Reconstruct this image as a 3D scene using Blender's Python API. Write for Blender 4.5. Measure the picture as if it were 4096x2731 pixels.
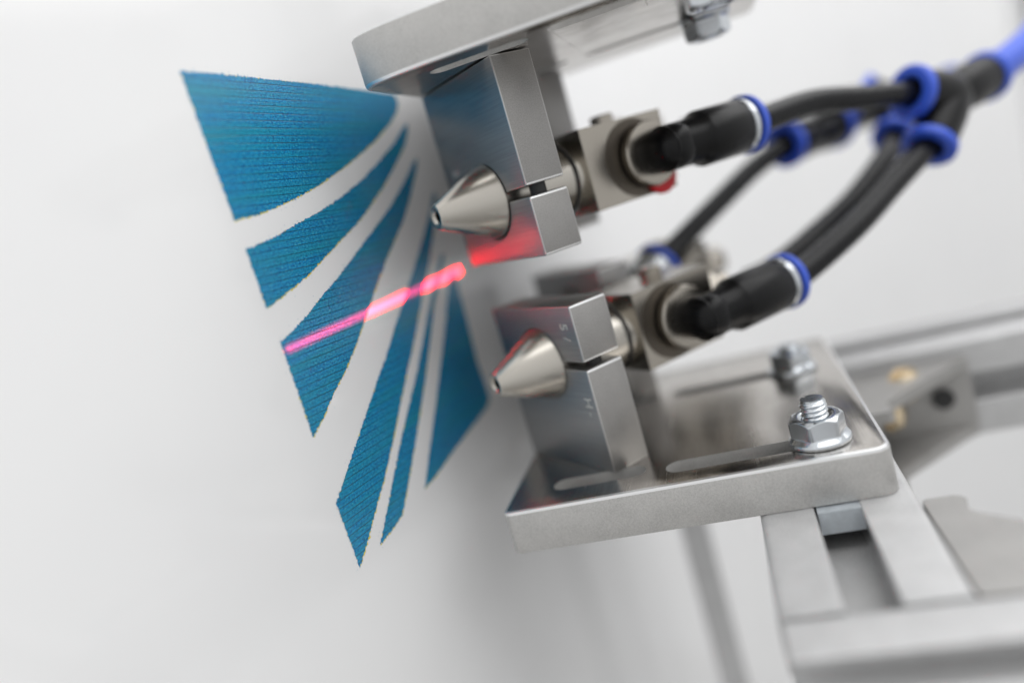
import bpy, bmesh, math, random
from mathutils import Vector, Matrix

for o in list(bpy.data.objects):
    bpy.data.objects.remove(o)
random.seed(7)
SC = bpy.context.scene
COL = SC.collection
S = 0.0009            # one drawing unit = 0.9 mm; the rails come out 30 mm wide
PI = math.pi
R45 = PI / 4

# ------------------------------------------------------------------ camera
CAM_POS = (38.984, -184.696, 75.167)
RIGHT = Vector((0.9326655, 0.2252037, -0.2818126))
DOWN = Vector((-0.2247912, -0.2481732, -0.9422733))
FWD = Vector((-0.2821418, 0.9421748, -0.1808388))
cam_d = bpy.data.cameras.new('camera')
cam = bpy.data.objects.new('camera', cam_d)
COL.objects.link(cam)
m = Matrix((RIGHT, -DOWN, -FWD)).transposed().to_4x4()
m.translation = Vector(CAM_POS) * S
cam.matrix_world = m
cam_d.sensor_width = 36
cam_d.lens = 36 * 3117.98 / 4096
cam_d.clip_start = 0.005
cam_d.clip_end = 20
cam_d.dof.use_dof = True
cam_d.dof.focus_distance = 184 * S
cam_d.dof.aperture_fstop = 3.1
cam_d.dof.aperture_blades = 0
SC.camera = cam

# ------------------------------------------------------------------ light
world = bpy.data.worlds.new('World')
SC.world = world
world.use_nodes = True
bg = world.node_tree.nodes['Background']
# indoor surroundings: bright ceiling, mid walls, darker floor
wt = world.node_tree
wg = wt.nodes.new('ShaderNodeTexCoord')
wx = wt.nodes.new('ShaderNodeSeparateXYZ')
wt.links.new(wg.outputs['Generated'], wx.inputs[0])
wr = wt.nodes.new('ShaderNodeMapRange')
wr.inputs['From Min'].default_value = -1.0
wr.inputs['From Max'].default_value = 1.0
wt.links.new(wx.outputs['Z'], wr.inputs['Value'])
wc = wt.nodes.new('ShaderNodeValToRGB')
we = wc.color_ramp.elements
we[0].position, we[0].color = 0.10, (0.36, 0.355, 0.345, 1)
we[1].position, we[1].color = 0.95, (1.0, 1.0, 1.0, 1)
q = we.new(0.50)
q.color = (0.76, 0.765, 0.77, 1)
wt.links.new(wr.outputs[0], wc.inputs[0])
wt.links.new(wc.outputs[0], bg.inputs[0])
bg.inputs[1].default_value = 1.0


def area(name, loc, target, sx, sy, power, col=(1, 1, 1), spread=180):
    l = bpy.data.lights.new(name, 'AREA')
    l.shape = 'RECTANGLE'
    l.size = sx * S
    l.size_y = sy * S
    l.energy = power
    l.color = col
    l.spread = math.radians(spread)
    o = bpy.data.objects.new(name, l)
    COL.objects.link(o)
    o.location = Vector(loc) * S
    d = (Vector(target) - Vector(loc)).normalized()
    o.rotation_euler = d.to_track_quat('-Z', 'Y').to_euler()
    return o


area('ceiling_softbox', (260, 90, 500), (60, 60, 40), 760, 700, 2.2, (1, 1, 1))

SC.view_settings.view_transform = 'Standard'
SC.view_settings.look = 'None'
SC.view_settings.exposure = 0.05
SC.view_settings.gamma = 1
SC.cycles.max_bounces = 10
SC.cycles.glossy_bounces = 6
SC.cycles.caustics_reflective = False
SC.cycles.caustics_refractive = False


# ------------------------------------------------------------------ materials
class NT:
    def __init__(self, name):
        self.m = bpy.data.materials.new(name)
        self.m.use_nodes = True
        self.t = self.m.node_tree
        self.b = self.t.nodes['Principled BSDF']

    def n(self, kind, **kw):
        x = self.t.nodes.new(kind)
        for k, v in kw.items():
            if k.startswith('i_'):
                x.inputs[k[2:].replace('_', ' ')].default_value = v
            else:
                setattr(x, k, v)
        return x

    def l(self, a, b):
        self.t.links.new(a, b)

    def math(self, op, a, b=None):
        x = self.n('ShaderNodeMath', operation=op)
        for i, v in enumerate((a, b)):
            if v is None:
                continue
            if isinstance(v, (int, float)):
                x.inputs[i].default_value = v
            else:
                self.l(v, x.inputs[i])
        return x.outputs[0]

    def ramp(self, fac, stops):
        x = self.n('ShaderNodeValToRGB')
        e = x.color_ramp.elements
        e[0].position, e[0].color = stops[0][0], (*stops[0][1], 1)
        e[1].position, e[1].color = stops[-1][0], (*stops[-1][1], 1)
        for p, c in stops[1:-1]:
            q = e.new(p)
            q.color = (*c, 1)
        self.l(fac, x.inputs[0])
        return x.outputs[0]

    def coords(self, scale=(1, 1, 1), rot=(0, 0, 0)):
        tc = self.n('ShaderNodeTexCoord')
        mp = self.n('ShaderNodeMapping')
        mp.inputs['Scale'].default_value = scale
        mp.inputs['Rotation'].default_value = rot
        self.l(tc.outputs['Object'], mp.inputs['Vector'])
        return mp.outputs[0]

    def noise(self, vec, scale, detail=3, rough=0.5):
        x = self.n('ShaderNodeTexNoise')
        x.inputs['Scale'].default_value = scale
        x.inputs['Detail'].default_value = detail
        x.inputs['Roughness'].default_value = rough
        self.l(vec, x.inputs['Vector'])
        return x.outputs['Fac']

    def bump(self, h, strength, dist):
        x = self.n('ShaderNodeBump')
        x.inputs['Strength'].default_value = strength
        x.inputs['Distance'].default_value = dist * S
        self.l(h, x.inputs['Height'])
        self.l(x.outputs[0], self.b.inputs['Normal'])

    def set(self, **kw):
        for k, v in kw.items():
            self.b.inputs[k.replace('_', ' ')].default_value = v


K = 1.0 / S      # texture scale per drawing unit


def blasted(name, col, rough=0.48, grain=0.30, metal=1.0):
    """bead-blasted aluminium: metal with a fine salt-and-pepper grain"""
    t = NT(name)
    v = t.coords()
    g = t.noise(v, 3.2 * K, 2, 0.6)
    w = t.noise(v, 0.16 * K, 4, 0.6)
    c = t.ramp(t.math('ADD', t.math('MULTIPLY', g, 0.65), t.math('MULTIPLY', w, 0.35)),
               [(0.30, tuple(x * 0.80 for x in col)), (0.52, col), (0.74, tuple(min(1, x * 1.15) for x in col))])
    t.l(c, t.b.inputs['Base Color'])
    t.set(Metallic=metal, Roughness=rough)
    r = t.math('ADD', t.math('MULTIPLY', w, 0.22), rough - 0.11)
    t.l(r, t.b.inputs['Roughness'])
    t.bump(g, grain, 0.12)
    return t.m


def brushed(name, col, rough, scale, rot=(0, 0, 0), strength=0.12, aniso=0.0):
    """machined / brushed metal: fine lines along the local axis with the small scale value"""
    t = NT(name)
    v = t.coords(scale, rot)
    g = t.noise(v, 1.0 * K, 3, 0.65)
    v2 = t.coords()
    w = t.noise(v2, 0.11 * K, 4, 0.6)
    c = t.ramp(g, [(0.25, tuple(x * 0.82 for x in col)), (0.55, col), (0.8, tuple(min(1, x * 1.12) for x in col))])
    t.l(c, t.b.inputs['Base Color'])
    t.set(Metallic=1.0)
    r = t.math('ADD', t.math('MULTIPLY', g, 0.10), t.math('ADD', t.math('MULTIPLY', w, 0.16), rough - 0.13))
    t.l(r, t.b.inputs['Roughness'])
    t.bump(g, strength, 0.05)
    return t.m


def polished(name, col, rough, smear=0.06):
    t = NT(name)
    v = t.coords()
    w = t.noise(v, 0.22 * K, 4, 0.6)
    t.set(Metallic=1.0, Base_Color=(*col, 1))
    t.l(t.math('ADD', t.math('MULTIPLY', w, smear), rough), t.b.inputs['Roughness'])
    t.bump(w, 0.04, 0.15)
    return t.m


def plain(name, col, rough, metallic=0.0, mottled=0.0, **kw):
    t = NT(name)
    t.set(Base_Color=(*col, 1), Roughness=rough, Metallic=metallic, **kw)
    v = t.coords()
    w = t.noise(v, 0.35 * K, 4, 0.6)
    t.l(t.math('ADD', t.math('MULTIPLY', w, 0.18), rough - 0.09), t.b.inputs['Roughness'])
    if mottled:
        c = t.ramp(w, [(0.3, tuple(x * (1 - mottled) for x in col)), (0.7, tuple(min(1, x * (1 + mottled)) for x in col))])
        t.l(c, t.b.inputs['Base Color'])
    return t.m


ALU = (0.56, 0.552, 0.536)
M = {}
M['blast'] = blasted('blasted_aluminium', ALU, 0.55, 0.40, 0.8)
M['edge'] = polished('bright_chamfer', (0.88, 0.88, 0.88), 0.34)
M['block_face'] = brushed('milled_block_face', (0.37, 0.375, 0.38), 0.43, (0.9, 0.05, 2.6), (0, 0, 0), 0.45)
M['block_side'] = blasted('sawn_block_side', (0.36, 0.352, 0.342), 0.46, 0.30)
M['nozzle'] = polished('turned_nickel', (0.50, 0.475, 0.43), 0.20, 0.08)
M['nickel'] = polished('nickel_plating', (0.40, 0.37, 0.325), 0.18, 0.10)
M['dark_nickel'] = polished('recess_shade_nickel', (0.12, 0.105, 0.088), 0.34, 0.1)  # darkened nickel: shade of the collar recess put into the colour
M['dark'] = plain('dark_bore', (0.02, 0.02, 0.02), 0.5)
M['zinc'] = polished('zinc_plating', (0.60, 0.63, 0.66), 0.14, 0.16)
M['zinc_dull'] = plain('dull_zinc', (0.60, 0.65, 0.69), 0.45, 0.35, 0.12)
M['rail'] = blasted('anodised_rail', (0.58, 0.58, 0.58), 0.50, 0.06, 0.35)
M['cast'] = blasted('cast_bracket', (0.42, 0.412, 0.40), 0.52, 0.7, 0.7)
M['black'] = plain('black_plastic', (0.004, 0.004, 0.0045), 0.30, Specular_IOR_Level=0.22)
M['hose'] = plain('black_hose', (0.004, 0.004, 0.005), 0.26, Specular_IOR_Level=0.30)
M['red'] = plain('red_glint_paint', (0.62, 0.004, 0.012), 0.4)  # colour of the painted laser glint on the upper valve
M['block_edge'] = polished('block_edge', (0.56, 0.55, 0.54), 0.36)
M['blue'] = plain('blue_plastic', (0.035, 0.10, 0.60), 0.38)
M['white_coat'] = plain('white_powder_coat', (0.82, 0.82, 0.82), 0.45)
M['mark'] = plain('pale_stamped_mark', (0.55, 0.55, 0.52), 0.6)
M['brass'] = polished('brass_bolt', (0.80, 0.66, 0.46), 0.18, 0.1)


def plate_face_material():
    """polished plate face: fine milling lines across it, a few scratches"""
    t = NT('polished_plate_face')
    v = t.coords((2.6, 0.05, 1.0), (0, 0, 0.22))
    g = t.noise(v, 1.0 * K, 2, 0.6)
    w = t.noise(t.coords(), 0.07 * K, 4, 0.6)
    # a few long thin scratches
    s1 = t.math('GREATER_THAN', t.noise(t.coords((0.9, 0.008, 1), (0, 0, 0.75)), 1.0 * K, 0, 0.5), 0.775)
    s2 = t.math('GREATER_THAN', t.noise(t.coords((0.7, 0.010, 1), (0, 0, -0.55)), 1.0 * K, 0, 0.5), 0.80)
    sc = t.math('MULTIPLY', t.math('MAXIMUM', s1, s2), 0.2)
    t.set(Metallic=1.0)
    c = t.ramp(g, [(0.25, (0.44, 0.418, 0.39)), (0.75, (0.60, 0.572, 0.54))])
    t.l(c, t.b.inputs['Base Color'])
    r = t.math('ADD', t.math('MULTIPLY', g, 0.07), t.math('ADD', t.math('MULTIPLY', w, 0.20), 0.09))
    r = t.math('ADD', r, t.math('MULTIPLY', sc, 0.22))
    t.l(r, t.b.inputs['Roughness'])
    t.bump(g, 0.05, 0.05)
    return t.m


M['plate_face'] = plate_face_material()


def panel_material():
    t = NT('glossy_white_lacquer')
    v = t.coords()
    w = t.noise(v, 0.02 * K, 3, 0.5)
    c = t.ramp(w, [(0.3, (0.845, 0.845, 0.848)), (0.7, (0.87, 0.87, 0.87))])
    t.l(c, t.b.inputs['Base Color'])
    t.set(Roughness=0.09, IOR=1.45)
    t.bump(t.noise(v, 0.05 * K, 2, 0.5), 0.03, 0.25)
    return t.m


M['panel'] = panel_material()


def print_material(name, seed):
    """ink-jet print: cyan and blue dots, dark raster lines, a little yellow"""
    t = NT(name)
    tc = t.n('ShaderNodeTexCoord')
    sep = t.n('ShaderNodeSeparateXYZ')
    t.l(tc.outputs['Object'], sep.inputs[0])
    base = t.coords()
    # wavy raster rows
    wob = t.noise(t.coords((0.25, 1, 1.0)), 0.9 * K, 3, 0.6)
    row = t.math('ADD', t.math('MULTIPLY', sep.outputs['Z'], K), t.math('MULTIPLY', sep.outputs['X'], 0.052 * K))
    row = t.math('ADD', row, t.math('MULTIPLY', wob, 0.22))
    ph = t.math('FRACT', t.math('MULTIPLY', row, 1 / 0.86))
    tri = t.math('ABSOLUTE', t.math('SUBTRACT', ph, 0.5))          # 0.5 at the row border
    line = t.math('SMOOTH_MIN', 1.0, t.math('MAXIMUM', t.math('MULTIPLY', t.math('SUBTRACT', tri, 0.34), 7.5), 0.0))
    lvar = t.noise(t.coords((0.10, 1, 0.8)), 1.0 * K, 2, 0.5)
    ph2 = t.math('ABSOLUTE', t.math('SUBTRACT', t.math('FRACT', t.math('MULTIPLY', row, 0.5 / 0.86)), 0.5))
    every2 = t.math('MULTIPLY', t.math('GREATER_THAN', ph2, 0.25), 0.75)
    line = t.math('MULTIPLY', line, t.math('ADD', t.math('MULTIPLY', lvar, 0.7), t.math('SUBTRACT', every2, 0.02)))
    line = t.math('MAXIMUM', line, 0.0)
    # dots and dark veins
    dots = t.noise(t.coords((0.7, 1, 1)), 2.3 * K, 3, 0.7)
    vo = t.n('ShaderNodeTexVoronoi', feature='DISTANCE_TO_EDGE')
    vo.inputs['Scale'].default_value = 1.9 * K
    wrp = t.n('ShaderNodeTexNoise')
    wrp.inputs['Scale'].default_value = 1.6 * K
    t.l(base, wrp.inputs['Vector'])
    mx = t.n('ShaderNodeMix', data_type='VECTOR')
    mx.inputs['Factor'].default_value = 0.0006
    t.l(base, mx.inputs['A'])
    t.l(wrp.outputs['Color'], mx.inputs['B'])
    t.l(mx.outputs['Result'], vo.inputs['Vector'])
    vein = t.math('LESS_THAN', vo.outputs['Distance'], 0.07)
    ink = t.ramp(dots, [(0.34, (0.006, 0.105, 0.28)), (0.44, (0.006, 0.205, 0.50)), (0.52, (0.010, 0.33, 0.68)),
                        (0.60, (0.020, 0.38, 0.58)), (0.69, (0.13, 0.56, 0.66))])
    band = t.noise(t.coords((0.02, 1, 0.35)), 1.0 * K, 2, 0.5)
    teal = t.n('ShaderNodeMix', data_type='RGBA')
    t.l(t.math('MULTIPLY', t.math('SUBTRACT', band, 0.42), 2.2), teal.inputs['Factor'])
    t.l(ink, teal.inputs['A'])
    teal.inputs['B'].default_value = (0.012, 0.34, 0.45, 1)
    dk = t.n('ShaderNodeMix', data_type='RGBA')
    t.l(t.math('MINIMUM', t.math('MULTIPLY', line, 0.95), 0.88), dk.inputs['Factor'])
    t.l(teal.outputs['Result'], dk.inputs['A'])
    dk.inputs['B'].default_value = (0.004, 0.040, 0.042, 1)
    dk2 = t.n('ShaderNodeMix', data_type='RGBA')
    t.l(t.math('MULTIPLY', vein, 0.5), dk2.inputs['Factor'])
    t.l(dk.outputs['Result'], dk2.inputs['A'])
    dk2.inputs['B'].default_value = (0.002, 0.03, 0.07, 1)
    yl = t.n('ShaderNodeMix', data_type='RGBA')
    ysp = t.math('GREATER_THAN', t.noise(t.coords((1, 1, 1)), 3.1 * K, 1, 0.5), 0.72)
    t.l(t.math('MULTIPLY', ysp, 0.30), yl.inputs['Factor'])
    t.l(dk2.outputs['Result'], yl.inputs['A'])
    yl.inputs['B'].default_value = (0.20, 0.34, 0.06, 1)
    t.l(yl.outputs['Result'], t.b.inputs['Base Color'])
    t.set(Roughness=0.20, IOR=1.62)
    t.bump(t.math('SUBTRACT', dots, t.math('MULTIPLY', line, 0.8)), 0.35, 0.12)
    return t.m


M['print'] = print_material('ink_print', 0)
M['yellow'] = plain('yellow_ink', (0.72, 0.62, 0.06), 0.4)


# ------------------------------------------------------------------ helpers
def tag(o, label, cat, group=None, kind=None):
    if label:
        o['label'] = label
    if cat:
        o['category'] = cat
    if group:
        o['group'] = group
    if kind:
        o['kind'] = kind
    return o


def thing(name, label, cat, loc=(0, 0, 0), rz=0.0, group=None):
    o = bpy.data.objects.new(name, None)
    o.empty_display_size = 0.005
    COL.objects.link(o)
    o.location = Vector(loc) * S
    o.rotation_euler = (0, 0, rz)
    return tag(o, label, cat, group)


def build(name, bm, mats, parent=None, smooth=None, loc=None, rot=None):
    """bmesh (drawing units) -> one mesh object in metres"""
    bmesh.ops.recalc_face_normals(bm, faces=bm.faces)
    bmesh.ops.scale(bm, vec=(S, S, S), verts=bm.verts)
    me = bpy.data.meshes.new(name)
    bm.to_mesh(me)
    bm.free()
    if not isinstance(mats, (list, tuple)):
        mats = [mats]
    for x in mats:
        me.materials.append(x)
    if smooth is not None:
        me.polygons.foreach_set('use_smooth', [True] * len(me.polygons))
        me.set_sharp_from_angle(angle=math.radians(smooth))
    o = bpy.data.objects.new(name, me)
    COL.objects.link(o)
    if parent:
        o.parent = parent
    if loc:
        o.location = Vector(loc) * S
    if rot:
        o.rotation_euler = rot
    return o


def bevel_sharp(bm, off, seg=1, ang=25, mat=-1, pick=None):
    es = []
    for e in bm.edges:
        if len(e.link_faces) == 2 and e.calc_face_angle(0) > math.radians(ang):
            if pick is None or pick(e):
                es.append(e)
    if es:
        bmesh.ops.bevel(bm, geom=es, offset=off, segments=seg, profile=0.5, affect='EDGES', material=mat, clamp_overlap=True)


def bm_box(x0, x1, y0, y1, z0, z1):
    bm = bmesh.new()
    v = [bm.verts.new(p) for p in ((x0, y0, z0), (x1, y0, z0), (x1, y1, z0), (x0, y1, z0),
                                   (x0, y0, z1), (x1, y0, z1), (x1, y1, z1), (x0, y1, z1))]
    for q in ((3, 2, 1, 0), (4, 5, 6, 7), (0, 1, 5, 4), (1, 2, 6, 5), (2, 3, 7, 6), (3, 0, 4, 7)):
        bm.faces.new([v[i] for i in q])
    return bm


def bm_prism(pts, axis, lo, hi, bm=None, holes=()):
    """extrude a polygon; axis 'x': pts are (y,z); 'y': (x,z); 'z': (x,y)"""
    bm = bm or bmesh.new()

    def P(p, h):
        return {'x': (h, p[0], p[1]), 'y': (p[0], h, p[1]), 'z': (p[0], p[1], h)}[axis]
    if not holes:
        a = [bm.verts.new(P(p, lo)) for p in pts]
        b = [bm.verts.new(P(p, hi)) for p in pts]
        bm.faces.new(a[::-1])
        bm.faces.new(b)
        n = len(pts)
        for i in range(n):
            bm.faces.new((a[i], a[(i + 1) % n], b[(i + 1) % n], b[i]))
        return bm
    for h in (lo, hi):
        es = []
        for loop in [pts] + list(holes):
            vs = [bm.verts.new(P(p, h)) for p in loop]
            for i in range(len(vs)):
                es.append(bm.edges.new((vs[i], vs[(i + 1) % len(vs)])))
        bmesh.ops.triangle_fill(bm, use_beauty=True, use_dissolve=True, edges=es)
    bm.verts.ensure_lookup_table()
    k = 0
    tot = sum(len(x) for x in [pts] + list(holes))
    for loop in [pts] + list(holes):
        n = len(loop)
        for i in range(n):
            j = (i + 1) % n
            bm.faces.new((bm.verts[k + i], bm.verts[k + j], bm.verts[tot + k + j], bm.verts[tot + k + i]))
        k += n
    return bm


def bm_lathe(prof, axis='z', seg=48, bm=None, org=(0, 0, 0), closed=False):
    """prof: list of (r, h). r==0 makes a pole"""
    bm = bm or bmesh.new()
    ox, oy, oz = org

    def P(r, h, t):
        c, s = r * math.cos(t), r * math.sin(t)
        return {'z': (ox + c, oy + s, oz + h), 'x': (ox + h, oy + c, oz + s), 'y': (ox + s, oy + h, oz + c)}[axis]
    rings = []
    for r, h in prof:
        if r < 1e-6:
            rings.append([bm.verts.new(P(0, h, 0))])
        else:
            rings.append([bm.verts.new(P(r, h, 2 * PI * i / seg)) for i in range(seg)])
    pairs = list(zip(rings, rings[1:]))
    if closed:
        pairs.append((rings[-1], rings[0]))
    for A, B in pairs:
        for i in range(seg):
            j = (i + 1) % seg
            if len(A) == 1 and len(B) == 1:
                continue
            if len(A) == 1:
                bm.faces.new((A[0], B[i], B[j]))
            elif len(B) == 1:
                bm.faces.new((A[i], A[j], B[0]))
            else:
                bm.faces.new((A[i], A[j], B[j], B[i]))
    return bm


def catmull(pts, n=10):
    P = [Vector(p) for p in pts]
    P = [P[0] * 2 - P[1]] + P + [P[-1] * 2 - P[-2]]
    out = []
    for i in range(1, len(P) - 2):
        a, b, c, d = P[i - 1], P[i], P[i + 1], P[i + 2]
        for k in range(n):
            t = k / n
            out.append(0.5 * ((2 * b) + (c - a) * t + (2 * a - 5 * b + 4 * c - d) * t * t + (3 * b - a - 3 * c + d) * t ** 3))
    out.append(P[-2])
    return out


def bm_tube(path, r, seg=20, bm=None):
    bm = bm or bmesh.new()
    path = [Vector(p) for p in path]
    prev = None
    up = Vector((0, 0, 1))
    rings = []
    for i, p in enumerate(path):
        t = (path[min(i + 1, len(path) - 1)] - path[max(i - 1, 0)]).normalized()
        if prev is None:
            u = t.orthogonal().normalized()
        else:
            u = (prev - t * prev.dot(t)).normalized()
        prev = u
        w = t.cross(u)
        rings.append([bm.verts.new(p + r * (math.cos(2 * PI * k / seg) * u + math.sin(2 * PI * k / seg) * w)) for k in range(seg)])
    for A, B in zip(rings, rings[1:]):
        for k in range(seg):
            j = (k + 1) % seg
            bm.faces.new((A[k], A[j], B[j], B[k]))
    bm.faces.new(rings[0][::-1])
    bm.faces.new(rings[-1])
    return bm


def arc(cx, cy, r, a0, a1, n):
    return [(cx + r * math.cos(a0 + (a1 - a0) * i / n), cy + r * math.sin(a0 + (a1 - a0) * i / n)) for i in range(n + 1)]


def round_rect(x0, x1, y0, y1, radii, n=6):
    """radii: (x0y0, x1y0, x1y1, x0y1) counter-clockwise"""
    a, b, c, d = radii
    return (arc(x0 + a, y0 + a, a, PI, 1.5 * PI, n) + arc(x1 - b, y0 + b, b, 1.5 * PI, 2 * PI, n) +
            arc(x1 - c, y1 - c, c, 0, 0.5 * PI, n) + arc(x0 + d, y1 - d, d, 0.5 * PI, PI, n))


# ------------------------------------------------------------------ the printed panel (behind and left)
PANEL_O = (-53.159, -16.978, 0)
PANEL_A = math.radians(80)
panel = thing('white_panel', 'large glossy white panel with a blue fan-shaped print, standing upright behind the nozzles',
              'panel', PANEL_O, PANEL_A)
TH = 4.0
front = [(-190, 0)]
for i in range(1, 30):
    front.append((-190 + 560 * i / 29, 0))
RC = 170
for i in range(1, 25):
    t = (PI / 2) * i / 24
    front.append((370 + RC * math.sin(t), -RC + RC * math.cos(t)))
front.append((370 + RC, -RC - 420))
bm = bmesh.new()
Z0, Z1 = -420, 560
rows = []
for k, (x, y) in enumerate(front):
    a = Vector(front[max(k - 1, 0)])
    b = Vector(front[min(k + 1, len(front) - 1)])
    d = (b - a).normalized()
    nx, ny = -d.y, d.x                      # away from the camera side
    rows.append([bm.verts.new((x, y, Z0)), bm.verts.new((x, y, Z1)),
                 bm.verts.new((x + nx * TH, y + ny * TH, Z1)), bm.verts.new((x + nx * TH, y + ny * TH, Z0))])
for A, B in zip(rows, rows[1:]):
    for k in range(4):
        j = (k + 1) % 4
        bm.faces.new((A[k], B[k], B[j], A[j]))
bm.faces.new(rows[0])
bm.faces.new(rows[-1][::-1])
build('sheet', bm, M['panel'], panel, 35)

STRIPES = [
    [(-20.0, 117.39), (-4.45, 116.78), (9.57, 115.89), (21.59, 115.21), (39.73, 113.92), (61.63, 112.24), (62.36, 109.85), (60.24, 107.28), (55.2, 104.32), (44.98, 99.88), (34.99, 96.4), (22.93, 92.83), (12.31, 90.05), (2.98, 88.24), (-5.48, 86.84), (-13.04, 86.07), (-19.59, 86.0)],
    [(-19.29, 79.52), (-12.87, 80.26), (-7.1, 81.01), (-0.67, 82.22), (8.93, 83.81), (19.11, 85.98), (31.0, 89.43), (41.08, 93.21), (52.5, 97.93), (61.63, 102.81), (64.08, 103.4), (62.27, 100.44), (57.87, 96.62), (48.4, 91.06), (39.98, 86.43), (28.86, 81.26), (21.61, 78.34), (12.73, 75.48), (5.08, 72.83), (-3.1, 70.06), (-9.82, 68.52), (-14.95, 67.24), (-19.37, 66.29)],
    [(-18.77, 58.59), (-14.17, 59.58), (-9.52, 61.03), (-4.12, 63.01), (1.26, 65.1), (8.32, 67.56), (14.45, 70.12), (24.08, 74.01), (30.83, 76.75), (39.72, 80.39), (51.83, 86.67), (60.68, 91.94), (63.54, 93.1), (61.21, 89.83), (52.5, 82.02), (44.41, 75.85), (38.04, 71.92), (31.01, 67.71), (21.99, 61.6), (14.2, 56.02), (7.61, 51.32), (-0.85, 45.82), (-7.21, 42.74), (-14.33, 38.35), (-19.14, 36.05)],
    [(-19.28, 19.87), (-10.53, 25.79), (-1.99, 31.6), (5.09, 36.44), (11.84, 40.91), (17.15, 44.3), (24.95, 50.09), (33.54, 55.85), (38.78, 59.62), (47.67, 66.02), (57.65, 73.66), (67.13, 81.8), (68.2, 80.87), (61.56, 72.27), (52.28, 62.89), (43.2, 54.77), (29.05, 41.7), (24.29, 37.98), (16.67, 31.33), (7.86, 23.45), (-1.0, 16.24), (-6.51, 12.36), (-12.87, 7.53), (-19.1, 3.17)],
    [(-9.91, 3.84), (-1.46, 11.26), (5.6, 17.6), (15.52, 25.99), (26.87, 34.76), (41.21, 47.52), (46.98, 52.55), (59.92, 63.04), (62.22, 63.0), (58.98, 60.04), (47.84, 50.71), (33.19, 35.0), (27.13, 29.03), (17.71, 19.94), (8.57, 11.59), (1.94, 5.72), (-4.17, 4.5)],
    [(14.35, 6.8), (22.1, 14.84), (30.62, 23.18), (39.25, 32.12), (50.02, 43.38), (56.32, 51.05), (62.05, 56.99), (64.77, 56.4), (63.39, 41.48), (61.85, 27.27), (62.89, 14.94), (59.69, 13.14), (35.43, 9.83), (21.33, 7.44)],
]


def ragged(poly, step, amp, rnd, shift=(0, 0)):
    """resample an outline densely and fray it like ink-jet dots"""
    out = []
    n = len(poly)
    for i in range(n):
        a, b = Vector(poly[i]), Vector(poly[(i + 1) % n])
        L = (b - a).length
        k = max(1, int(L / step))
        nrm = Vector((-(b - a).y, (b - a).x)) / max(L, 1e-6)
        for q in range(k):
            p = a + (b - a) * (q / k)
            j = rnd.gauss(0, 1) * amp + (rnd.random() < 0.08) * rnd.uniform(-2, 2) * amp
            p = p + nrm * j
            out.append((p.x + shift[0], p.y + shift[1]))
    return out


def flat_sheet(poly, y):
    bm = bmesh.new()
    vs = [bm.verts.new((p[0], y, p[1])) for p in poly]
    es = [bm.edges.new((vs[i], vs[(i + 1) % len(vs)])) for i in range(len(vs))]
    bmesh.ops.triangle_fill(bm, use_beauty=False, use_dissolve=False, edges=es)
    for f in bm.faces:
        f.normal_update()
        if f.normal.y > 0:
            f.normal_flip()
    return bm


def build_sheet(name, bm, mat, parent):
    bmesh.ops.scale(bm, vec=(S, S, S), verts=bm.verts)
    me = bpy.data.meshes.new(name)
    bm.to_mesh(me)
    bm.free()
    me.materials.append(mat)
    o = bpy.data.objects.new(name, me)
    COL.objects.link(o)
    o.parent = parent
    return o


rnd = random.Random(11)
for poly in STRIPES:
    # gentle smoothing of the traced curve, corners kept
    blue = ragged(poly, 0.30, 0.13, rnd)
    st = build_sheet('print_stripe', flat_sheet(blue, -0.05), M['print'], panel)
    yel = ragged(poly, 0.45, 0.15, rnd, (0.10, -0.15))
    build_sheet('yellow_fringe', flat_sheet(yel, -0.025), M['yellow'], st)

# stray ink droplets around the edges of the print
bm = bmesh.new()
for poly in STRIPES:
    n = len(poly)
    for i in range(n):
        a, b = Vector(poly[i]), Vector(poly[(i + 1) % n])
        L = (b - a).length
        nrm = Vector((-(b - a).y, (b - a).x)) / max(L, 1e-6)
        for q in range(int(L * 1.6)):
            p = a + (b - a) * rnd.random() + nrm * rnd.gauss(0, 0.75)
            r = rnd.uniform(0.03, 0.09)
            vs = [bm.verts.new((p.x + r * math.cos(k * PI / 2.5), -0.04, p.y + r * math.sin(k * PI / 2.5))) for k in range(5)]
            bm.faces.new(vs)
sp = build_sheet('ink_specks', bm, M['print'], panel)
sp['kind'] = 'stuff'

# ------------------------------------------------------------------ mounting plates
T = 11.35
ZU = 106.7
EX0, EX1, NY0, NY1 = -28.0, 63.2, -12.5, 86.0


def slot_loop(x0, x1, yc, w, n=10):
    r = w / 2
    return arc(x1 - r, yc, r, -PI / 2, PI / 2, n) + arc(x0 + r, yc, r, PI / 2, 1.5 * PI, n)


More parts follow.
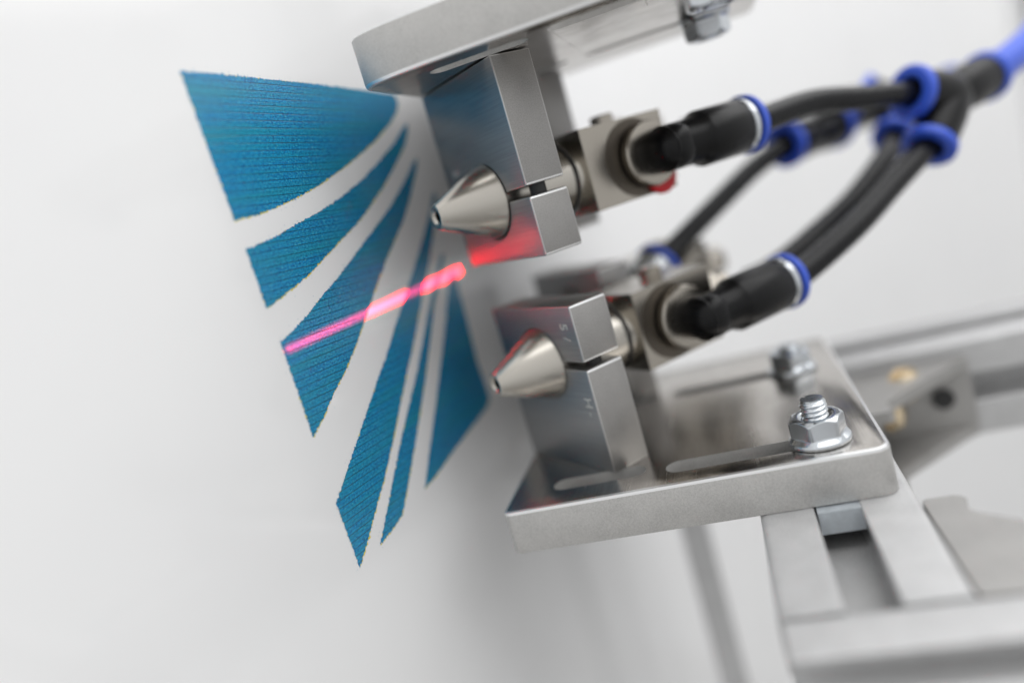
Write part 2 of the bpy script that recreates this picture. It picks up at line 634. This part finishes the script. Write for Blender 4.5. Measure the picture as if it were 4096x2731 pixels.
def make_plate(name, label, zc, face_up, radii, outline=None):
    t = thing(name, label, 'plate', (17.6, 36.7, zc))
    ox, oy = 17.6, 36.7
    outer = round_rect(EX0 - ox, EX1 - ox, NY0 - oy, NY1 - oy, radii)
    if outline:
        outer = [(x - ox, y - oy) for x, y in outline]
    slots = [slot_loop(-16.5 - ox, 8 - ox, -0.6 - oy, 6.6), slot_loop(13.0 - ox, 54.0 - ox, -2.3 - oy, 6.9),
             slot_loop(-16.5 - ox, 8 - ox, 56.0 - oy, 6.6), slot_loop(13.0 - ox, 54.0 - ox, 56.0 - oy, 6.9)]
    lo, hi = (-T, 0) if face_up else (0, T)
    bm = bm_prism(outer, 'z', lo, hi, holes=slots)
    bmesh.ops.recalc_face_normals(bm, faces=bm.faces)
    for f in bm.faces:
        f.material_index = 1 if abs(f.normal.z) > 0.9 else 0
    no = len(outer)

    def on_outer(e):
        for v in e.verts:
            x, y = v.co.x + ox, v.co.y + oy
            if not (x < EX0 + 8 or x > EX1 - 6 or y < NY0 + 6 or y > NY1 - 6):
                return False
            if EX0 + 9 < x < EX1 - 8 and NY0 + 4 < y < NY1 - 4:
                return False
        z = [abs(v.co.z - lo) < 1e-4 for v in e.verts]
        return z[0] == z[1]
    es = [e for e in bm.edges if len(e.link_faces) == 2 and e.calc_face_angle(0) > 1.2 and on_outer(e)]
    zf = 0.0
    top = [e for e in es if abs(e.verts[0].co.z - zf) < 1e-4]
    bmesh.ops.bevel(bm, geom=top, offset=0.9, segments=2, profile=0.6, affect='EDGES', material=2, clamp_overlap=True)
    es = [e for e in bm.edges if len(e.link_faces) == 2 and e.calc_face_angle(0) > 1.2 and on_outer(e) and abs(abs(e.verts[0].co.z) - T) < 1e-4]
    bmesh.ops.bevel(bm, geom=es, offset=0.3, segments=2, profile=0.6, affect='EDGES', material=0 if face_up else 2, clamp_overlap=True)
    build('plate_body', bm, [M['blast'], M['plate_face'], M['edge']], t, 30)
    return t


lower_plate = make_plate('mounting_plate', 'lower aluminium mounting plate with polished top, slots and bolts, lying on the rail',
                         0, True, (2.2, 3.6, 3, 3))
upper_plate = make_plate('mounting_plate', 'upper aluminium mounting plate cut off by the top edge of the picture', ZU, False,
                         (2.6, 3.6, 3, 3),
                         [(-30.6, 83.0), (-31.0, -5.2), (-30.4, -7.6), (-28.6, -9.9), (-26.9, -10.9), (-24.0, -11.8), (-20.0, -12.5),
                          (-14.0, -12.9), (-6.0, -13.1)] + arc(EX1 - 3.6, -13.2 + 3.6, 3.6, -PI / 2, 0, 6) + arc(EX1 - 3, 83, 3, 0, PI / 2, 6) +
                         arc(-27.6, 83, 3, PI / 2, PI * 0.97, 6))

# ------------------------------------------------------------------ clamp blocks
WA, WB = 11.45, 39.4
BORE = 10.15


def text_mesh(txt, size, depth=0.05):
    c = bpy.data.curves.new('mark', 'FONT')
    c.body = txt
    c.size = size
    c.extrude = depth
    c.resolution_u = 2
    o = bpy.data.objects.new('mark', c)
    COL.objects.link(o)
    dg = bpy.context.evaluated_depsgraph_get()
    me = bpy.data.meshes.new_from_object(o.evaluated_get(dg))
    bpy.data.objects.remove(o)
    bm = bmesh.new()
    bm.from_mesh(me)
    bpy.data.meshes.remove(me)
    return bm


def make_block(label, org, sgn, h1, h2, h3, marks=()):
    """clamp block standing on (sgn=1) or hanging from (sgn=-1) a plate; local x = nozzle axis, y = depth"""
    t = thing('clamp_block', label, 'clamp block', org, R45, 'clamp blocks that hold the nozzles')
    yb, zb = WB / 2, (h1 + h2) / 2
    dz1, dz2 = h1 - zb, h2 - zb
    a1 = PI + math.asin(-dz1 / BORE)
    a2 = PI - math.asin(dz2 / BORE)
    circ = arc(yb, zb, BORE, a2, a1 - 2 * PI, 44)
    prof = [(0, 0), (WB, 0), (WB, h3), (0, h3), (0, h2)] + circ + [(0, h1)]
    prof = [(y, z * sgn) for y, z in prof]
    bm = bm_prism(prof, 'x', 0, WA)
    bmesh.ops.recalc_face_normals(bm, faces=bm.faces)
    for f in bm.faces:
        f.material_index = 0 if abs(f.normal.x) > 0.9 else 1
    bevel_sharp(bm, 0.62, 2, 50, 3, pick=lambda e: all(abs(v.co.y) < 1e-3 for v in e.verts) and abs(e.verts[0].co.x - e.verts[1].co.x) > 5 and abs(e.verts[0].co.z) > 1)  # brighter metal on near horizontal edges paints the light they catch
    bevel_sharp(bm, 0.32, 2, 50, 2, pick=lambda e: not all(abs((v.co.y - yb) ** 2 + (abs(v.co.z) - zb) ** 2 - BORE ** 2) < 2 for v in e.verts))
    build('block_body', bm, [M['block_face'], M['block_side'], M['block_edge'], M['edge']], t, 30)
    # clamp screw bridging the slit
    bm = bm_lathe([(0, (h1 - 1.0) * sgn), (2.1, (h1 - 1.0) * sgn), (2.1, (h2 + 1.0) * sgn), (0, (h2 + 1.0) * sgn)], 'z', 20, org=(WA / 2, 4.2, 0))
    build('clamp_screw', bm, M['dark'], t, 40)
    # stamped characters on the nozzle face
    for txt, y, z, size in marks:
        bm = text_mesh(txt, size)
        # text x runs down the face, text y runs towards the near edge
        R = Matrix(((0, 0, -1), (0, -1, 0), (-sgn * 1.0 if sgn > 0 else 1.0, 0, 0)))
        R = Matrix(((0, 0, -1), (0, -1, 0), (-1, 0, 0)))
        for v in bm.verts:
            x, yy, zz = v.co
            v.co = Vector((-zz - 0.02, y - yy, z * sgn - x))
        build('stamped_mark', bm, M['mark'], t)
    return t


def ab(a, b):
    return ((a - b) * math.sqrt(0.5), (a + b) * math.sqrt(0.5))


LOW_H = (27.95, 30.05, 44.8)
UP_H = (31.0, 33.6, 48.35)
REAR = (40.2, 40.2)
UO = (-0.88, 2.0)
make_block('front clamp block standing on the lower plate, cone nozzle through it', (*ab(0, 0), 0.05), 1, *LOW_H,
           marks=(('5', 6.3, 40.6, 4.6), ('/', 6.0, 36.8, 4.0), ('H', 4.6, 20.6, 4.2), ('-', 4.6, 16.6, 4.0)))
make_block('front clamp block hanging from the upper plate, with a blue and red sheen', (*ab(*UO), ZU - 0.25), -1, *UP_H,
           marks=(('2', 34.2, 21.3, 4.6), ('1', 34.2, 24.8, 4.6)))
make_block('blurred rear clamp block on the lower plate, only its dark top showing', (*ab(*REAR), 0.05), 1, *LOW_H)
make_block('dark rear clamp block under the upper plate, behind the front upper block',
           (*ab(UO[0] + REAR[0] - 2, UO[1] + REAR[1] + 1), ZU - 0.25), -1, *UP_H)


# ------------------------------------------------------------------ nozzles with push-in fittings
def make_nozzle(label, org, red_glint=False, elbow=True, ex=44.0, EL=24.5, ez=0.0):
    """local x points from the tip back through the block (a), y = b; origin on the axis at the block face"""
    t = thing('air_nozzle', label, 'nozzle', org, R45, 'air nozzles with push-in hose fittings')
    # cone with rim, drilled tip
    bm = bm_lathe([(1.5, -11.5), (1.5, -15.2), (2.0, -15.9), (2.9, -16.0), (3.25, -15.7), (9.75, -0.75), (9.85, -0.3), (9.6, 0.0), (9.6, 3.0), (0, 3.0)], 'x', 72)
    build('cone', bm, M['nozzle'], t, 30)
    bm = bm_lathe([(0, -12.5), (1.48, -12.5), (1.48, -11.6), (0, -11.6)], 'x', 24)
    build('orifice', bm, M['dark'], t, 40)
    bm = bm_lathe([(9.45, 3.0), (9.45, 20.9), (9.45, 22.6), (10.2, 22.9), (10.2, 25.2), (0, 25.3)], 'x', 72)
    build('barrel', bm, M['nozzle'], t, 30)
    bm = bm_lathe([(9.3, 22.0), (9.8, 22.1), (9.8, 22.7), (9.3, 22.8)], 'x', 48, closed=True)
    build('seal_ring', bm, M['dark'], t, 30)
    # valve body: chamfered block with a dark disc painting its shaded recess
    bm = bm_box(25.2, 54.0, -11.5, 10.8, -10.8, 11.2)
    bevel_sharp(bm, 6.4, 6, 30, -1, pick=lambda e: abs(e.verts[0].co.x - e.verts[1].co.x) > 5)
    bevel_sharp(bm, 1.8, 3, 30)
    vb = build('valve_body', bm, M['nickel'], t, 25)
    bm = bm_lathe([(8.4, 0), (8.4, 2.2), (7.9, 2.6), (6, 2.6)], 'x', 40, org=(53.9, 0, 0))
    bm = bm_lathe([(7.4, 2.6), (7.4, 9.0), (6.8, 9.6), (0, 9.6)], 'x', 6, bm, org=(53.9, 0, 0))
    bm = bm_lathe([(5.2, 9.5), (5.2, 15.0), (4.6, 15.6), (0, 15.6)], 'x', 28, bm, org=(53.9, 0, 0))
    build('end_cap', bm, M['nickel'], vb, 30)
    bm = bm_lathe([(3.4, 0), (3.4, 2.6), (3.0, 3.0), (0, 3.0)], 'z', 24, org=(44.5, 2, 11.2))
    build('adjusting_screw', bm, M['nickel'], vb, 30)
    bm = bm_lathe([(0, -11.3), (10.6, -11.4), (10.6, -11.75), (0, -11.8)], 'y', 40, org=(ex - 3.0, 0, 0))  # flat dark disc, its colour stands for shade in a recess
    build('recess_shade', bm, M['dark_nickel'], vb, 30)
    if red_glint:  # added red disc in place of laser light reflected on the body
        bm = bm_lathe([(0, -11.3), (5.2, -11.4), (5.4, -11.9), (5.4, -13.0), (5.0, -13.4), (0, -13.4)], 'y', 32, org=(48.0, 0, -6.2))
        o = build('red_glint', bm, M['red'], vb, 30)
        o['label'] = 'red laser glint made as a small disc half hidden below the black elbow'
    # collar on the near side (-y) carrying the black elbow
    # lathe axis y, heights negative
    bm = bm_lathe([(7.2, -11.4), (7.2, -12.2), (8.6, -12.4), (8.9, -12.8), (8.9, -14.7), (8.5, -15.3), (7.2, -15.5), (0, -15.6)], 'y', 48, org=(ex, 0, 0))
    build('collar', bm, M['nickel'], t, 30)
    if not elbow:
        return t
    ey = -22.6
    # elbow: stub + rounded corner + barrel, one black moulding
    bm = bm_lathe([(0, -15.4), (5.9, -15.5), (6.1, -16.5), (6.1, ey), (5.95, ey - 1.8), (5.5, ey - 3.4), (4.7, ey - 4.7), (3.5, ey - 5.6), (1.8, ey - 6.1), (0, ey - 6.2)], 'y', 40, org=(ex, 0, 0))
    bm = bm_lathe([(0, -3.0), (6.05, -2.9), (6.05, 7.2), (7.2, 9.2), (7.5, 10.0), (7.5, EL - 0.6), (7.2, EL), (0, EL)], 'x', 48, bm, org=(ex, ey, 0))
    el = build('elbow', bm, M['black'], t, 32)
    bm = bm_lathe([(5.0, EL - 0.1), (7.4, EL - 0.1), (7.65, EL + 0.3), (7.65, EL + 1.5), (7.3, EL + 1.9), (5.0, EL + 1.9)], 'x', 48, org=(ex, ey, 0))
    build('metal_ring', bm, M['zinc'], el, 30)
    bm = bm_lathe([(3.7, EL + 1.9), (6.2, EL + 1.9), (6.2, EL + 2.5), (7.9, EL + 2.7), (8.2, EL + 3.1), (8.1, EL + 4.6), (7.7, EL + 5.1), (4.5, EL + 5.2), (3.7, EL + 4.8)], 'x', 48, org=(ex, ey, 0))
    build('release_collar', bm, M['blue'], t, 30)
    return t


def to_world(org, x, y, z):
    c = math.sqrt(0.5)
    return (org[0] + c * (x - y), org[1] + c * (x + y), org[2] + z)


NU = (*ab(UO[0], UO[1] + WB / 2), 74.4)
NL = (*ab(0.0, WB / 2 - 0.6), 29.0)
NUR = (*ab(UO[0] + REAR[0] - 2, UO[1] + REAR[1] + 1 + WB / 2), 74.4)
NLR = (*ab(REAR[0], REAR[1] + WB / 2), 29.0)
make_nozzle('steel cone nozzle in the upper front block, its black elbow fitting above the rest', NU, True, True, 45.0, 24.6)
make_nozzle('steel cone nozzle in the lower front block, nearer the bolted plate', NL, False, True, 39.6, 27.6)
make_nozzle('blurred nozzle fitting of the rear upper block, behind the upper black elbow', NUR)
nlr = make_nozzle('blurred nozzle fitting of the rear lower block, mostly hidden behind the lower front fitting', NLR, False, False)

# ------------------------------------------------------------------ hoses and Y-unions
TR = 3.7


def hose(label, pts, r=TR, mat='hose'):
    bm = bm_tube(catmull(pts, 12), r, 22)
    o = build('air_hose', bm, M[mat], None, 60)
    # origin to its first point
    return tag(o, label, 'hose', 'black air hoses')


def nearest(org, end):
    return to_world(org, end, -22.6, 0), to_world(org, end + 10, -22.6, 0)


p0, p1 = nearest(NU, 70)
YU = Vector((105.9, 95.2, 68.8))
YL = Vector((107.2, 93.4, 52.6))
hose('black hose running level from the upper black elbow to the Y-union',
     [p0, p1, (72.5, 69.4, 75.0), (88.3, 82.0, 72.0), tuple(YU), (111, 99.3, 67.6)])
p0, p1 = nearest(NL, 68)
hose('black hose curving up from the lower black elbow to the Y-union',
     [p0, p1, (76.7, 66.6, 36.6), (91.6, 79.9, 44.4), tuple(YL), (112.0, 97.6, 56.6)], 3.9)


def ring_bm(c, d, prof, seg=36, bm=None):
    """lathe profile (r,h) around direction d at c"""
    d = Vector(d).normalized()
    q = Vector((0, 0, 1)).rotation_difference(d)
    b2 = bm_lathe(prof, 'z', seg)
    for v in b2.verts:
        v.co = q @ v.co + Vector(c)
    if bm is None:
        return b2
    me = bpy.data.meshes.new('tmp')
    b2.to_mesh(me)
    b2.free()
    bm.from_mesh(me)
    bpy.data.meshes.remove(me)
    return bm


def y_union(label, c, ins, out):
    c = Vector(c)
    t = thing('hose_union', label, 'union', tuple(c), 0, 'black and blue hose unions')
    bm = None
    for p in list(ins) + [out]:
        d = Vector(p) - c
        L = d.length
        bm = ring_bm((0, 0, 0), d, [(0, -3.5), (5.6, -3.0), (6.6, 0.0), (7.4, L * 0.45), (7.4, L - 1.0), (6.9, L - 0.4), (0, L - 0.4)], 36, bm)
    body = build('body', bm, M['black'], t, 35)
    for p in list(ins) + [out]:
        d = Vector(p) - c
        L = d.length
        b = ring_bm((0, 0, 0), d, [(4.6, L - 0.4), (7.6, L - 0.4), (8.4, L + 0.4), (8.4, L + 2.4), (7.8, L + 3.1), (5.4, L + 3.2), (4.6, L + 2.6)], 36)
        build('release_collar', b, M['blue'], t, 30)
    return t


YC = Vector((118.5, 105.2, 64.6))
YO = Vector((133.0, 121.0, 66.5))
y_union('front black Y-union with blue collars where the two front hoses meet', YC, [YU, YL], YO)
hose('blue hose leaving the front Y-union at the right edge of the picture',
     [tuple(YC + (YO - YC) * 0.8), tuple(YO), (146, 135.5, 69.5), (160, 152, 74), (176, 172, 82), (194, 194, 96)], 5.6, 'blue')
# rear hoses and unions, far out of focus
fu = Vector((117.6, 152.5, 61.5))
fu_lo = Vector((107.5, 138.2, 54.6))
fu_hi = Vector((104.0, 157.0, 70.9))
fu_out = Vector((141.4, 188.9, 64.7))
ry = Vector((78.0, 134.6, 63.3))
ry_lo = Vector((68.7, 123.4, 63.4))
ry_out = Vector((88.2, 148.4, 63.6))
p0, p1 = nearest(NUR, 69)
hose('blurred hose from the rear upper fitting, passing behind the level front hose',
     [p0, p1, (72, 119, 75), (88, 139, 74), tuple(fu_hi), tuple(fu_hi + (fu - fu_hi) * 0.5)])
hose('thin blurred hose rising diagonally behind the two front fittings',
     [(15.5, 78.5, 36.5), (19.5, 83, 40.0), (25.5, 89.5, 43.0), (40.8, 103.1, 51.2), (55.4, 114.3, 58.8), tuple(ry_lo), (73, 129, 63.3)])
y_union('far black coupling with blue collars at the top of the thin diagonal hose', ry, [ry_lo], ry_out)
hose('far hose leaving the coupling towards the back', [tuple(ry + (ry_out - ry) * 0.7), tuple(ry_out), (103.3, 171.8, 62.4), (121.3, 192.8, 62.5)])
hose('hose rising close behind and alongside the curved lower front hose',
     [(44.0, 79.0, 25.5), (50.0, 83.5, 26.0), (57.0, 88.8, 27.6), (66.0, 95.0, 31.0), (84.0, 110.0, 38.6), (99.0, 125.0, 48.0), tuple(fu_lo), tuple(fu_lo + (fu - fu_lo) * 0.6)], 4.2)
y_union('hindmost Y-union, a dark blur with blue collars behind the front Y-union', fu, [fu_lo, fu_hi], fu_out)
# upright push-in collar of the rear lower fitting where that diagonal hose starts
t = thing('push_in_collar', 'small bright ring with a bluish rim at the foot of the diagonal hose', 'collar', (16.2, 79.4, 38.2))
d = Vector((6, 6.6, 5.0))
build('metal_ring', ring_bm((0, 0, 0), d, [(3.8, -9), (7.2, -9), (7.2, -0.6), (6.8, 0), (3.8, 0)], 36), M['zinc'], t, 30)
build('release_collar', ring_bm((0, 0, 0), d, [(3.8, 0.0), (7.4, 0.0), (7.8, 0.5), (7.6, 2.4), (4.4, 2.6), (3.8, 2.2)], 36), M['blue'], t, 30)


# ------------------------------------------------------------------ flange nuts on bolts
def nut_bm(R=6.5, zt=6.6):
    bm = bmesh.new()
    seg = 96
    rin = R * math.cos(PI / 6) * 0.985
    rows = []
    for i in range(seg):
        th = 2 * PI * i / seg
        k = (th % (PI / 3)) - PI / 6
        rh = R * math.cos(PI / 6) / math.cos(k)
        rh = min(rh, R * 0.985)
        zc = zt - max(0, rh - rin) * 0.95
        zf = 1.55 + (7.1 - rh) * 0.30
        prof = [(3.3, 0.0), (6.6, 0.0), (7.05, 0.22), (7.12, 0.75), (6.95, 1.2), (rh + 0.18, zf), (rh, zf + 0.35),
                (rh, zc - 0.25), (rh - 0.12, zc), (rin - 0.25, zt - 0.04), (rin - 0.9, zt), (4.2, zt), (3.9, zt - 0.1), (3.25, zt - 0.75), (3.25, zt - 1.6)]
        rows.append([bm.verts.new((r * math.cos(th), r * math.sin(th), z)) for r, z in prof])
    for i in range(seg):
        A, B = rows[i], rows[(i + 1) % seg]
        for k in range(len(A) - 1):
            bm.faces.new((A[k], B[k], B[k + 1], A[k + 1]))
    return bm


def stud_bm(z0, z1, r=3.12, pitch=1.12):
    bm = bmesh.new()
    seg, per = 40, 8
    n = int((z1 - z0) / pitch * per)
    rows = []
    for k in range(n + 1):
        z = z0 + (z1 - z0) * k / n
        row = []
        for i in range(seg):
            th = 2 * PI * i / seg
            f = ((z / pitch) - i / seg) % 1.0
            tri = abs(f - 0.5) * 2
            q = 0.46 * max(0.0, min(1.0, (tri - 0.12) / 0.76))
            rr = r - q
            e = (z1 - z) / 0.7
            if e < 1:
                rr = min(rr, r - 0.62 * (1 - e))
            row.append(bm.verts.new((rr * math.cos(th), rr * math.sin(th), z)))
        rows.append(row)
    for A, B in zip(rows, rows[1:]):
        for i in range(seg):
            j = (i + 1) % seg
            bm.faces.new((A[i], A[j], B[j], B[i]))
    bm.faces.new(rows[-1])
    bm.faces.new(rows[0][::-1])
    return bm


NUT_ME = {}


def flange_nut(label, loc, rz, down=False):
    t = thing('flange_nut', label, 'nut', loc, rz, 'zinc plated flange nuts on the plates')
    fl = (PI, 0, 0) if down else (0, 0, 0)
    for nm, fn, mat, sm in (('nut', nut_bm, 'zinc', 24), ('threaded_stud', lambda: stud_bm(-9.0, 10.2), 'zinc', 50)):
        if nm not in NUT_ME:
            o = build(nm, fn(), M[mat], t, sm)
            NUT_ME[nm] = o.data
        else:
            o = bpy.data.objects.new(nm, NUT_ME[nm])
            COL.objects.link(o)
            o.parent = t
        o.rotation_euler = fl
        if nm == 'threaded_stud':
            # milled end: two half-round lands beside a screwdriver slot
            for s in (-1, 1):
                key = 'land%d' % s
                if key not in NUT_ME:
                    pts = [(x, y) for x, y in arc(0, 0, 2.5, math.asin(0.4 / 2.5), PI - math.asin(0.4 / 2.5), 14)]
                    pts = [(x, y * s) for x, y in pts]
                    b = bm_prism(pts, 'z', 10.15, 10.6)
                    h = build('slotted_end', b, M['zinc'], o, 30)
                    NUT_ME[key] = h.data
                else:
                    h = bpy.data.objects.new('slotted_end', NUT_ME[key])
                    COL.objects.link(h)
                    h.parent = o
    return t


flange_nut('sharp zinc flange nut near the front right corner of the lower plate', (49.7, -2.2, 0.03), math.radians(-52))
rn = flange_nut('blurred zinc flange nut at the back of the lower plate', (49.7, 56.0, 0.03), math.radians(-30))
for o in rn.children:
    if o.name.startswith('threaded_stud'):
        o.location.z = -2.4 * S
un1 = flange_nut('zinc flange nut under the upper plate, cut by the top edge of the picture', (48.5, -2.2, ZU - 0.03), math.radians(-20), True)
un2 = flange_nut('blurred dark flange nut at the back under the upper plate', (48.0, 55.0, ZU - 0.03), math.radians(5), True)
for u in (un1, un2):
    for o in u.children:
        if o.name.startswith('threaded_stud'):
            o.location.z = 3.6 * S

# ------------------------------------------------------------------ slotted aluminium rails
RW = 33.4


def rail_profile():
    h = RW / 2
    q = []
    side = [(-4.8 - 0.3, h), (-4.8, h - 0.3), (-4.8, h - 2.5), (-9.2, h - 2.5), (-9.2, h - 5.0), (-4.6, h - 10.2),
            (4.6, h - 10.2), (9.2, h - 5.0), (9.2, h - 2.5), (4.8, h - 2.5), (4.8, h - 0.3), (4.8 + 0.3, h)]
    corner = arc(h - 1.8, h - 1.8, 1.8, PI / 2, 0, 6)
    for k in range(4):
        a = -k * PI / 2
        c, s = math.cos(a), math.sin(a)
        for x, y in side + corner:
            q.append((x * c - y * s, x * s + y * c))
    return q


RP = rail_profile()


def rail(label, axis, lo, hi, cx, cz):
    """axis 'x' or 'y'; cx = centre across, cz = centre height"""
    mid = (lo + hi) / 2
    org = (mid, cx, cz - RW / 2) if axis == 'x' else (cx, mid, cz - RW / 2)
    t = thing('slotted_rail', label, 'rail', org, 0, 'slotted aluminium rails')
    pts = [(a, b + RW / 2) for a, b in RP]
    bm = bm_prism(pts, axis, lo - mid, hi - mid)
    build('extrusion', bm, M['rail'], t, 30)
    return t


ZR = -T - RW / 2 - 0.05
rail('slotted aluminium rail under the bolted plate, running towards the camera', 'y', -53.0, 86.3, 49.2, ZR)
rail('blurred slotted rail across the bottom right corner, nearest the camera', 'x', 33.6, 260.0, -53.4 - RW / 2, ZR)
rail('blurred slotted rail behind the lower plate, running off to the right', 'x', 10.0, 330.0, 86.6 + RW / 2, ZR)
rail('blurred pale rail above the back of the upper plate', 'x', -8.0, 66.0, 86.6 + RW / 2, ZU + T + RW / 2 + 0.05)

# slim upright bar standing in for a soft dark band
t = thing('upright_bar', 'blurred slim grey upright bar below the lower plate, left of the rail', 'bar', (0.6, 121.0, -420))
bm = bm_box(-5.6, 5.6, -2.3, 2.3, 0, 420 - T - 1)
bevel_sharp(bm, 0.6, 2)
build('flat_bar', bm, M['rail'], t, 30)

t = thing('slotted_rail', 'very blurred pale upright rail at the right edge of the picture', 'rail', (229, 306, -420), 0.3, 'slotted aluminium rails')
build('extrusion', bm_prism(RP, 'z', 0, 900), M['white_coat'], t, 30)

# zinc slot nut in the front rail slot
t = thing('slot_nut', 'dull zinc slot nut peeping out of the rail slot under the plate edge', 'slot nut', (49.6, -4, -T - 6.2))
bm = bm_box(-4.7, 4.6, -11.2, 9.0, 0.6, 5.9)
bevel_sharp(bm, 0.9, 2, 30)
build('nut_body', bm, M['zinc_dull'], t, 30)


# ------------------------------------------------------------------ corner brackets between the rails
def bracket(label, org, sx, sy, z0, z1, lug):
    """cast angle bracket in the corner; local +x*sx along one rail, +y*sy along the other"""
    t = thing('corner_bracket', label, 'bracket', org, 0, 'cast corner brackets between the rails')
    L = 37.2
    th = 3.6

    def poly(pts):
        p = [(x * sx, y * sy) for x, y in pts]
        return p if sx * sy > 0 else p[::-1]
    tri = [(0, 0), (L, 0), (L, 3.0)] + [(L - 5.5, 7.0)] + [(7.6, L - 8.0), (7.3, L - 6.2)] + arc(lug - 1.9, L - 2.6, 2.6, 0, PI / 2, 6) + [(0.6, L), (0, L - 0.6)]
    for za, zb in ((z1 - th, z1), (z0, z0 + th)):
        bm = bm_prism(poly(tri), 'z', za, zb)
        bevel_sharp(bm, 0.5, 2, 40)
        build('web', bm, M['cast'], t, 35)
    bm = bm_prism(poly([(0, 0), (L, 0), (L, th), (0, th)]), 'z', z0 + th, z1 - th)
    build('leg', bm, M['cast'], t, 35)
    bm = bm_prism(poly([(0, th), (th, th), (th, L), (0, L)]), 'z', z0 + th, z1 - th)
    build('leg', bm, M['cast'], t, 35)
    return t


bracket('grey cast corner bracket beside the front rail, with a rounded lug', (66.1, -53.0, ZR), 1, 1, -14.5, 16.3, 7.4)
t = bracket('blurred grey corner bracket with brass bolts in the corner of the back rail', (66.3, 86.2, ZR), 1, -1, -14.5, 12.0, 7.4)
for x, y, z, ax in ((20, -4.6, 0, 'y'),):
    bm = bm_lathe([(0, 0), (3.4, 0), (3.4, 0.8), (3.0, 1.2), (0, 1.2)], 'y', 24, org=(x + 8, -4.9, z))  # solid disc on the leg; the hole's inner shade is its colour
    build('bolt_hole_disc', bm, M['dark'], t, 30)
for lab, loc, ang in (('brass coloured bolt head glinting below the plate corner, in the blurred back bracket', (76.5, 69.0, -25.0), -0.5),
                      ('second brass coloured bolt, duller, deeper in the blurred back bracket', (83.0, 76.5, -19.0), -1.2)):
    t = thing('bracket_bolt', lab, 'bolt', loc, ang, 'brass bolts in the back bracket')
    bm = bm_lathe([(0, 3.6), (3.0, 3.4), (4.4, 2.5), (4.8, 1.2), (4.8, 0), (5.8, 0), (5.8, -1.0), (2.8, -1.0), (2.8, -9), (0, -9)], 'x', 32)
    build('bolt_head', bm, M['brass'], t, 40)

# ------------------------------------------------------------------ red line laser, shining in from the right below the upper block
LZ = 56.3
tgt = Vector((-48.8, 7.9, LZ))
beam = Vector((-0.80, -0.10, 0)).normalized()
beam = Vector((-math.cos(math.radians(8)), math.sin(math.radians(8)), 0))
src = tgt - beam * 160
area('line_laser', tuple(src), tuple(tgt), 86, 0.9, 0.034, (1.0, 0.002, 0.007), 1.0)
